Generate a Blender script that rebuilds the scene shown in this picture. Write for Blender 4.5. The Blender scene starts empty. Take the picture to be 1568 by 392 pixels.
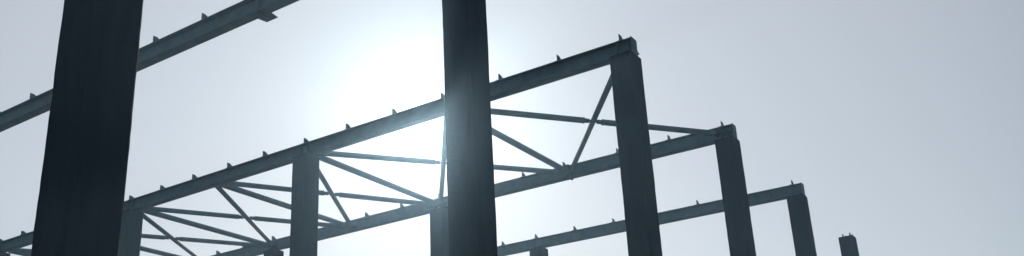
import bpy, math, random
from mathutils import Vector, Matrix, noise
random.seed(4)
L=6.0
XA=-1.27307*L; YA=2.7696*L; HC=1.61139*L; S=0.03126
W1=1.64915*L; W2=1.31786*L; W3=W2
CA=.08735*L; CB=.09291*L; HB=.06286*L
CAMZ=1.6
R=[[0.827248,0.559608,-0.049994],[-0.228318,0.253538,-0.939994],[-0.513353,0.789023,0.337507]]
F=1407.85; CY=304.49
sc=bpy.context.scene
def fy(k): return YA+(k if k>-2 else -2.0243)*L
# ---------- materials ----------
def mat(name,c1,c2,rough=.7,metal=0,scale=2.0,stretch=(1,1,1),bump=.2,bscale=30,rust=None,spec=.4):
    m=bpy.data.materials.new(name); m.use_nodes=True; nt=m.node_tree; n=nt.nodes; l=nt.links
    b=n['Principled BSDF']; b.inputs['Metallic'].default_value=metal
    b.inputs['Specular IOR Level'].default_value=spec
    tc=n.new('ShaderNodeTexCoord'); mp=n.new('ShaderNodeMapping'); mp.inputs['Scale'].default_value=stretch
    l.new(tc.outputs['Object'],mp.inputs['Vector'])
    nz=n.new('ShaderNodeTexNoise'); nz.inputs['Scale'].default_value=scale; nz.inputs['Detail'].default_value=8; nz.inputs['Roughness'].default_value=.65
    l.new(mp.outputs[0],nz.inputs['Vector'])
    r=n.new('ShaderNodeValToRGB'); r.color_ramp.elements[0].position=.35; r.color_ramp.elements[1].position=.68
    r.color_ramp.elements[0].color=(*c1,1); r.color_ramp.elements[1].color=(*c2,1)
    l.new(nz.outputs['Fac'],r.inputs['Fac']); out=r.outputs['Color']
    nb=n.new('ShaderNodeTexNoise'); nb.inputs['Scale'].default_value=bscale; nb.inputs['Detail'].default_value=6
    l.new(tc.outputs['Object'],nb.inputs['Vector'])
    if rust:
        rr=n.new('ShaderNodeValToRGB'); rr.color_ramp.elements[0].position=.56; rr.color_ramp.elements[1].position=.72
        n3=n.new('ShaderNodeTexNoise'); n3.inputs['Scale'].default_value=3.3; n3.inputs['Detail'].default_value=9
        l.new(tc.outputs['Object'],n3.inputs['Vector']); l.new(n3.outputs['Fac'],rr.inputs['Fac'])
        mx=n.new('ShaderNodeMixRGB'); mx.inputs['Color2'].default_value=(*rust,1)
        l.new(rr.outputs['Color'],mx.inputs['Fac']); l.new(out,mx.inputs['Color1']); out=mx.outputs['Color']
    l.new(out,b.inputs['Base Color'])
    mr=n.new('ShaderNodeMapRange'); mr.inputs['To Min'].default_value=rough-.1; mr.inputs['To Max'].default_value=rough+.15
    l.new(nb.outputs['Fac'],mr.inputs['Value']); l.new(mr.outputs[0],b.inputs['Roughness'])
    bp=n.new('ShaderNodeBump'); bp.inputs['Strength'].default_value=bump; bp.inputs['Distance'].default_value=.02
    l.new(nb.outputs['Fac'],bp.inputs['Height']); l.new(bp.outputs[0],b.inputs['Normal'])
    return m
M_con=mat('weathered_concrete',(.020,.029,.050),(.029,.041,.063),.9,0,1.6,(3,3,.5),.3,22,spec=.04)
M_st=mat('primed_steel',(.14,.225,.265),(.20,.295,.34),.7,0,2.5,(1,1,1),.15,35,rust=(.14,.20,.22),spec=.2)
M_gnd=mat('compacted_earth',(.05,.048,.042),(.12,.11,.09),.9,0,.15,(1,1,1),.6,3)
M_pad=mat('footing_concrete',(.18,.18,.17),(.3,.3,.28),.85,0,3,(1,1,1),.4,25)
# ---------- mesh builder ----------
class MB:
    def __init__(s): s.v=[];s.f=[]
    def hexa(s,p):
        b=len(s.v); s.v+=[Vector(q) for q in p]
        for f in ((0,3,2,1),(4,5,6,7),(0,1,5,4),(1,2,6,5),(2,3,7,6),(3,0,4,7)): s.f.append([b+i for i in f])
    def obox(s,c,ax,ay,az,sx,sy,sz):
        c=Vector(c);P=[]
        for k in (-1,1):
            for i,j in ((-1,-1),(1,-1),(1,1),(-1,1)): P.append(c+ax*(i*sx/2)+ay*(j*sy/2)+az*(k*sz/2))
        s.hexa(P)
    def box(s,x0,x1,y0,y1,z0,z1):
        s.hexa([(x0,y0,z0),(x1,y0,z0),(x1,y1,z0),(x0,y1,z0),(x0,y0,z1),(x1,y0,z1),(x1,y1,z1),(x0,y1,z1)])
    def tube(s,a,b,r,n=14):
        a=Vector(a);b=Vector(b);d=(b-a).normalized();u=d.orthogonal().normalized();w=d.cross(u)
        k=len(s.v)
        for p in (a,b):
            for i in range(n):
                t=2*math.pi*i/n; s.v.append(p+u*math.cos(t)*r+w*math.sin(t)*r)
        for i in range(n):
            j=(i+1)%n; s.f.append([k+i,k+j,k+n+j,k+n+i])
        s.f.append([k+i for i in range(n)][::-1]); s.f.append([k+n+i for i in range(n)])
    def prism(s,poly,off):
        k=len(s.v);n=len(poly);off=Vector(off)
        s.v+=[Vector(p) for p in poly]+[Vector(p)+off for p in poly]
        s.f.append([k+i for i in range(n)][::-1]); s.f.append([k+n+i for i in range(n)])
        for i in range(n):
            j=(i+1)%n; s.f.append([k+i,k+j,k+n+j,k+n+i])
    def obj(s,name,m,origin=(0,0,0),bevel=0,smooth=False):
        o=Vector(origin); me=bpy.data.meshes.new(name); me.from_pydata([v-o for v in s.v],[],s.f)
        import bmesh
        bm=bmesh.new(); bm.from_mesh(me); bmesh.ops.recalc_face_normals(bm,faces=bm.faces); bm.to_mesh(me); bm.free()
        me.materials.append(m); ob=bpy.data.objects.new(name,me); ob.location=o; sc.collection.objects.link(ob)
        if bevel:
            bv=ob.modifiers.new('bevel','BEVEL'); bv.width=bevel; bv.segments=1; bv.limit_method='ANGLE'
        if smooth:
            for p in me.polygons: p.use_smooth=len(p.vertices)==4
        return ob
def rowx(r): return XA-{'A':0,'B':W1,'C':W1+W2,'D':W1+W2+W3}[r]
def ztop(x): return CAMZ+HC+S*(XA-x)
# ---------- columns ----------
def column(r,k,bolts=False):
    x=rowx(r); y=fy(k); zt=ztop(x)-.03
    a,b,c=CA/2,CB/2,.03
    ring=[(-a+c,-b),(a-c,-b),(a,-b+c),(a,b-c),(a-c,b),(-a+c,b),(-a,b-c),(-a,-b+c)]
    m=MB(); n=int(zt/.12); 
    for i in range(n+1):
        z=zt*i/n
        for (px,py) in ring:
            j=noise.noise_vector(Vector((px*3+x,py*3+y,z*1.7)))*.005+noise.noise_vector(Vector((px*9+x,py*9+y,z*9)))*.004
            m.v.append(Vector((x+px+j.x,y+py+j.y,z)))
    for i in range(n):
        for q in range(8):
            w=(q+1)%8; m.f.append([i*8+q,i*8+w,i*8+8+w,i*8+8+q])
    m.f.append(list(range(8))[::-1]); m.f.append([n*8+q for q in range(8)])
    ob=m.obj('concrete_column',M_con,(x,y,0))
    f=MB(); f.box(-.6,.6,-.6,.6,-.3,.12); fo=f.obj('footing',M_pad,bevel=.02); fo.parent=ob
    if bolts:
        s=MB()
        for dx in (-.13,.13):
            s.obox((dx,-.05,zt+.08),Vector((1,0,0)),Vector((0,1,0)),Vector((0,0,1)),.05,.012,.16)
            s.tube((dx+.05,.1,zt-.02),(dx+.05,.1,zt+.13),.014,8)
        s.box(-.2,.2,-.15,.15,zt-.001,zt+.014)
        so=s.obj('anchor_plate',M_st); so.parent=ob
    return ob
for r in 'ABCD':
    for k in range(-2,4):
        column(r,k,bolts=(k==3))
# ---------- beams ----------
FW=.24; FT=.022; WT=.013
nodes=[0,W1/2,W1,W1+W2/2,W1+W2,W1+W2+W3/2,W1+W2+W3]
def beam(k):
    y=fy(k); m=MB(); T0=-CA/2+.03; T1=W1+W2+W3+.3
    def P(t,dy,w): return Vector((XA-t,y+dy,CAMZ+HC+S*t+w))
    def bx(t0,t1,y0,y1,w0,w1):
        m.hexa([P(t0,y0,w0),P(t1,y0,w0),P(t1,y1,w0),P(t0,y1,w0),P(t0,y0,w1),P(t1,y0,w1),P(t1,y1,w1),P(t0,y1,w1)])
    h0,h1=0.0,HB
    prof=[(-FW/2,h0),(FW/2,h0),(FW/2,h0+FT),(WT/2,h0+FT),(WT/2,h1-FT),(FW/2,h1-FT),(FW/2,h1),(-FW/2,h1),(-FW/2,h1-FT),(-WT/2,h1-FT),(-WT/2,h0+FT),(-FW/2,h0+FT)]
    m.prism([P(T0,p,q) for p,q in prof],P(T1,0,0)-P(T0,0,0))
    bx(T0-.016,T0-.001,-FW/2-.02,FW/2+.02,-.01,HB+.012)
    for t in (0,W1,W1+W2,W1+W2+W3):
        bx(t-.2,t+.2,-.2,.2,-.031,-.002)
        for d in (-.13,.13):
            for sgn in (-1,1):
                y0,y1=sorted((sgn*(WT/2+.001),sgn*(FW/2-.008)))
                bx(t+d-.006,t+d+.006,y0,y1,FT+.001,HB-FT-.001)
                m.tube(P(t+d*.8,sgn*.155,-.06),P(t+d*.8,sgn*.155,.05),.013,8)
                m.tube(P(t+d*.8,sgn*.155,-.001),P(t+d*.8,sgn*.155,.022),.024,6)
    t=nodes[1]
    for d in (-.016,.016):
        bx(t+d-.013,t+d+.013,-FW/2-.012,FW/2+.012,-.035,HB+.03)
    for w in (.08,.17,.29):
        for yy in (-.07,.07): m.tube(P(t-.06,yy,w),P(t+.06,yy,w),.016,6)
    ts=[W1*i/6 for i in range(6)]+[W1+W2*i/5 for i in range(5)]+[W1+W2+W3*i/5 for i in range(6)]
    for i,t in enumerate(ts):
        t+=.02+random.uniform(-.04,.04)
        if abs(t-nodes[1])<.1: t+=.12
        bx(t,t+.10,-.11,.17,HB+.001,HB+.013)
        H=.165+random.uniform(-.012,.012)
        m.prism([P(t,-.12,HB+.014),P(t,.18,HB+.014),P(t,.18,HB+.05),P(t,-.02,HB+H),P(t,-.12,HB+H)],P(t+.014,0,0)-P(t,0,0))
        m.tube(P(t-.02,-.03,HB+.12),P(t+.04,-.03,HB+.12),.014,6)
        m.tube(P(t+.06,-.05,HB+.01),P(t+.06,-.05,HB+.045),.014,6)
    ob=m.obj('steel_roof_beam',M_st,tuple(P(0,0,0)),bevel=.003)
    for i,t in enumerate(nodes):
        for sgn in (-1,1):
            if (k==0 and sgn==1) or (k==1 and sgn==-1) or (k in(-1,) and sgn==1 and i==1):
                q=MB(); w=.14
                e=.34 if k>=0 else .30
                poly=[P(t-.26,sgn*(WT/2+.001),w),P(t+.26,sgn*(WT/2+.001),w),P(t+.2,sgn*e,w),P(t-.2,sgn*e,w)]
                if k==-1:
                    poly=[P(t-.2,sgn*.05,-.016),P(t+.2,sgn*.05,-.016),P(t+.16,sgn*e,-.016),P(t-.16,sgn*e,-.016)]
                q.prism(poly,(0,0,.012))
                go=q.obj('gusset_plate',M_st,tuple(P(0,0,0))); go.parent=ob; go.location=(0,0,0)
    return ob
for k in range(-2,3): beam(k)
# ---------- bracing ----------
def nodep(k,i):
    t=nodes[i]; return Vector((XA-t,fy(k),CAMZ+HC+S*t+.155))
def brace(pa,pb,split=False,dz=0,r=.052):
    m=MB(); d=(pb-pa).normalized(); side=d.cross(Vector((0,0,1))).normalized(); up=side.cross(d)
    def seg(a,b):
        m.tube(a,b,r)
        for e,s_ in ((a,-1),(b,1)):
            m.tube(e,e+d*s_*.014,r+.012)
    s=pa+d*.36; e=pb-d*.36
    if split:
        c=(pa+pb)/2; g=.27
        seg(s,c-d*g); seg(c+d*g,e)
        m.obox(c,d,side,up,2*g+.12,.09,.03)
        m.tube(c-d*(g-.02),c-d*(g-.16),r*.75); m.tube(c+d*(g-.02),c+d*(g-.16),r*.75)
    else: seg(s,e)
    for q,sg in ((s,-1),(e,1)):
        m.obox(q+d*sg*.09,d,side,up,.24,.11,.02)
        for u in (.1,.16): m.tube(q+d*sg*u-up*.03,q+d*sg*u+up*.03,.013,6)
    return m.obj('steel_brace',M_st,tuple((pa+pb)/2),smooth=True)
for i in range(7):
    if i not in (0,): brace(nodep(0,i),nodep(1,i),r=.088)
for i in range(6):
    brace(nodep(0,i+1),nodep(1,i),split=True,dz=.0,r=.078)
    brace(nodep(0,i),nodep(1,i+1),split=False,dz=.0,r=.074)
# ---------- ground ----------
g=MB(); n=60; Sx=900
for i in range(n+1):
    for j in range(n+1):
        u=(i/n*2-1);v=(j/n*2-1); x=math.copysign(abs(u)**2.2,u)*Sx; y=math.copysign(abs(v)**2.2,v)*Sx
        g.v.append(Vector((x,y,.05*noise.noise(Vector((x*.2,y*.2,0))))))
for i in range(n):
    for j in range(n): g.f.append([i*(n+1)+j,(i+1)*(n+1)+j,(i+1)*(n+1)+j+1,i*(n+1)+j+1])
g.obj('ground',M_gnd,smooth=True)
# ---------- sun / sky ----------
def ray(px,py):
    c=((px-784)/F,(py-CY)/F,1)
    return Vector([sum(R[i][j]*c[i] for i in range(3)) for j in range(3)]).normalized()
sd=ray(655,199)
el=math.asin(sd.z); az=math.atan2(sd.x,sd.y)
ld=bpy.data.lights.new('sun','SUN'); ld.energy=2.8; ld.angle=math.radians(.5); ld.color=(1,.97,.93)
lo=bpy.data.objects.new('sun',ld); lo.rotation_euler=sd.to_track_quat('Z','Y').to_euler(); lo.location=(0,0,30); sc.collection.objects.link(lo)
w=bpy.data.worlds.new('World'); sc.world=w; w.use_nodes=True; nt=w.node_tree; N=nt.nodes; K=nt.links
bg=N['Background']; sky=N.new('ShaderNodeTexSky'); sky.sky_type='NISHITA'; sky.sun_disc=False; sky.sun_elevation=el; sky.sun_rotation=az
sky.dust_density=0.3; sky.air_density=1.0
bg.inputs['Strength'].default_value=.05
K.new(sky.outputs[0],bg.inputs['Color'])
tc=N.new('ShaderNodeTexCoord'); vm=N.new('ShaderNodeVectorMath'); vm.operation='DOT_PRODUCT'; vm.inputs[1].default_value=sd
nm=N.new('ShaderNodeVectorMath'); nm.operation='NORMALIZE'; K.new(tc.outputs['Generated'],nm.inputs[0]); K.new(nm.outputs[0],vm.inputs[0])
ac=N.new('ShaderNodeMath'); ac.operation='ARCCOSINE'; K.new(vm.outputs['Value'],ac.inputs[0])
dg=N.new('ShaderNodeMath'); dg.operation='DIVIDE'; dg.inputs[1].default_value=math.pi; K.new(ac.outputs[0],dg.inputs[0])
rp=N.new('ShaderNodeValToRGB'); cr=rp.color_ramp; cr.interpolation='B_SPLINE'
stops=[(0,(4.5,4.5,4.5)),(1.8,(1.3,1.3,1.3)),(3.5,(.46,.49,.50)),(6,(.36,.385,.385)),(11,(.34,.355,.35)),(18,(.35,.352,.34)),(26,(.345,.342,.33)),(36,(.295,.287,.273)),(47,(.03,.03,.035)),(180,(.0,.0,.0))]
while len(cr.elements)<len(stops): cr.elements.new(.5)
for e,(d,c) in zip(cr.elements,stops): e.position=d/180
for e,(d,c) in zip(cr.elements,stops): e.color=(*c,1)
K.new(dg.outputs[0],rp.inputs['Fac'])
bg2=N.new('ShaderNodeBackground'); bg2.inputs['Strength'].default_value=1; K.new(rp.outputs[0],bg2.inputs['Color'])
ad=N.new('ShaderNodeAddShader'); K.new(bg.outputs[0],ad.inputs[0]); K.new(bg2.outputs[0],ad.inputs[1]); K.new(ad.outputs[0],N['World Output'].inputs['Surface'])
# ---------- haze volume ----------
import bmesh
me=bpy.data.meshes.new('haze'); bm=bmesh.new(); bmesh.ops.create_icosphere(bm,subdivisions=4,radius=70); bm.to_mesh(me); bm.free()
hz=bpy.data.objects.new('haze',me); sc.collection.objects.link(hz)
hm=bpy.data.materials.new('haze'); hm.use_nodes=True; hn=hm.node_tree; hn.nodes.clear()
vo=hn.nodes.new('ShaderNodeVolumeScatter'); vo.inputs['Density'].default_value=.00035; vo.inputs['Anisotropy'].default_value=.93; vo.inputs['Color'].default_value=(.65,.92,1,1)
v2=hn.nodes.new('ShaderNodeVolumeScatter'); v2.inputs['Density'].default_value=.0022; v2.inputs['Anisotropy'].default_value=.45; v2.inputs['Color'].default_value=(.47,.76,1,1)
va=hn.nodes.new('ShaderNodeAddShader'); hn.links.new(vo.outputs[0],va.inputs[0]); hn.links.new(v2.outputs[0],va.inputs[1])
mo=hn.nodes.new('ShaderNodeOutputMaterial'); hn.links.new(va.outputs[0],mo.inputs['Volume']); me.materials.append(hm)
# ---------- camera ----------
cd=bpy.data.cameras.new('camera'); cam=bpy.data.objects.new('camera',cd); sc.collection.objects.link(cam); sc.camera=cam
cd.sensor_fit='HORIZONTAL'; cd.sensor_width=36; cd.lens=F/1568*36; cd.shift_y=(CY-196)/1568; cd.clip_end=3000; cd.clip_start=.05
r0,r1,r2=[Vector(q) for q in R]
mw=Matrix((r0,-r1,-r2)).transposed().to_4x4(); mw.translation=(0,0,CAMZ); cam.matrix_world=mw
sc.view_settings.view_transform='Standard'; sc.view_settings.look='None'; sc.view_settings.exposure=0
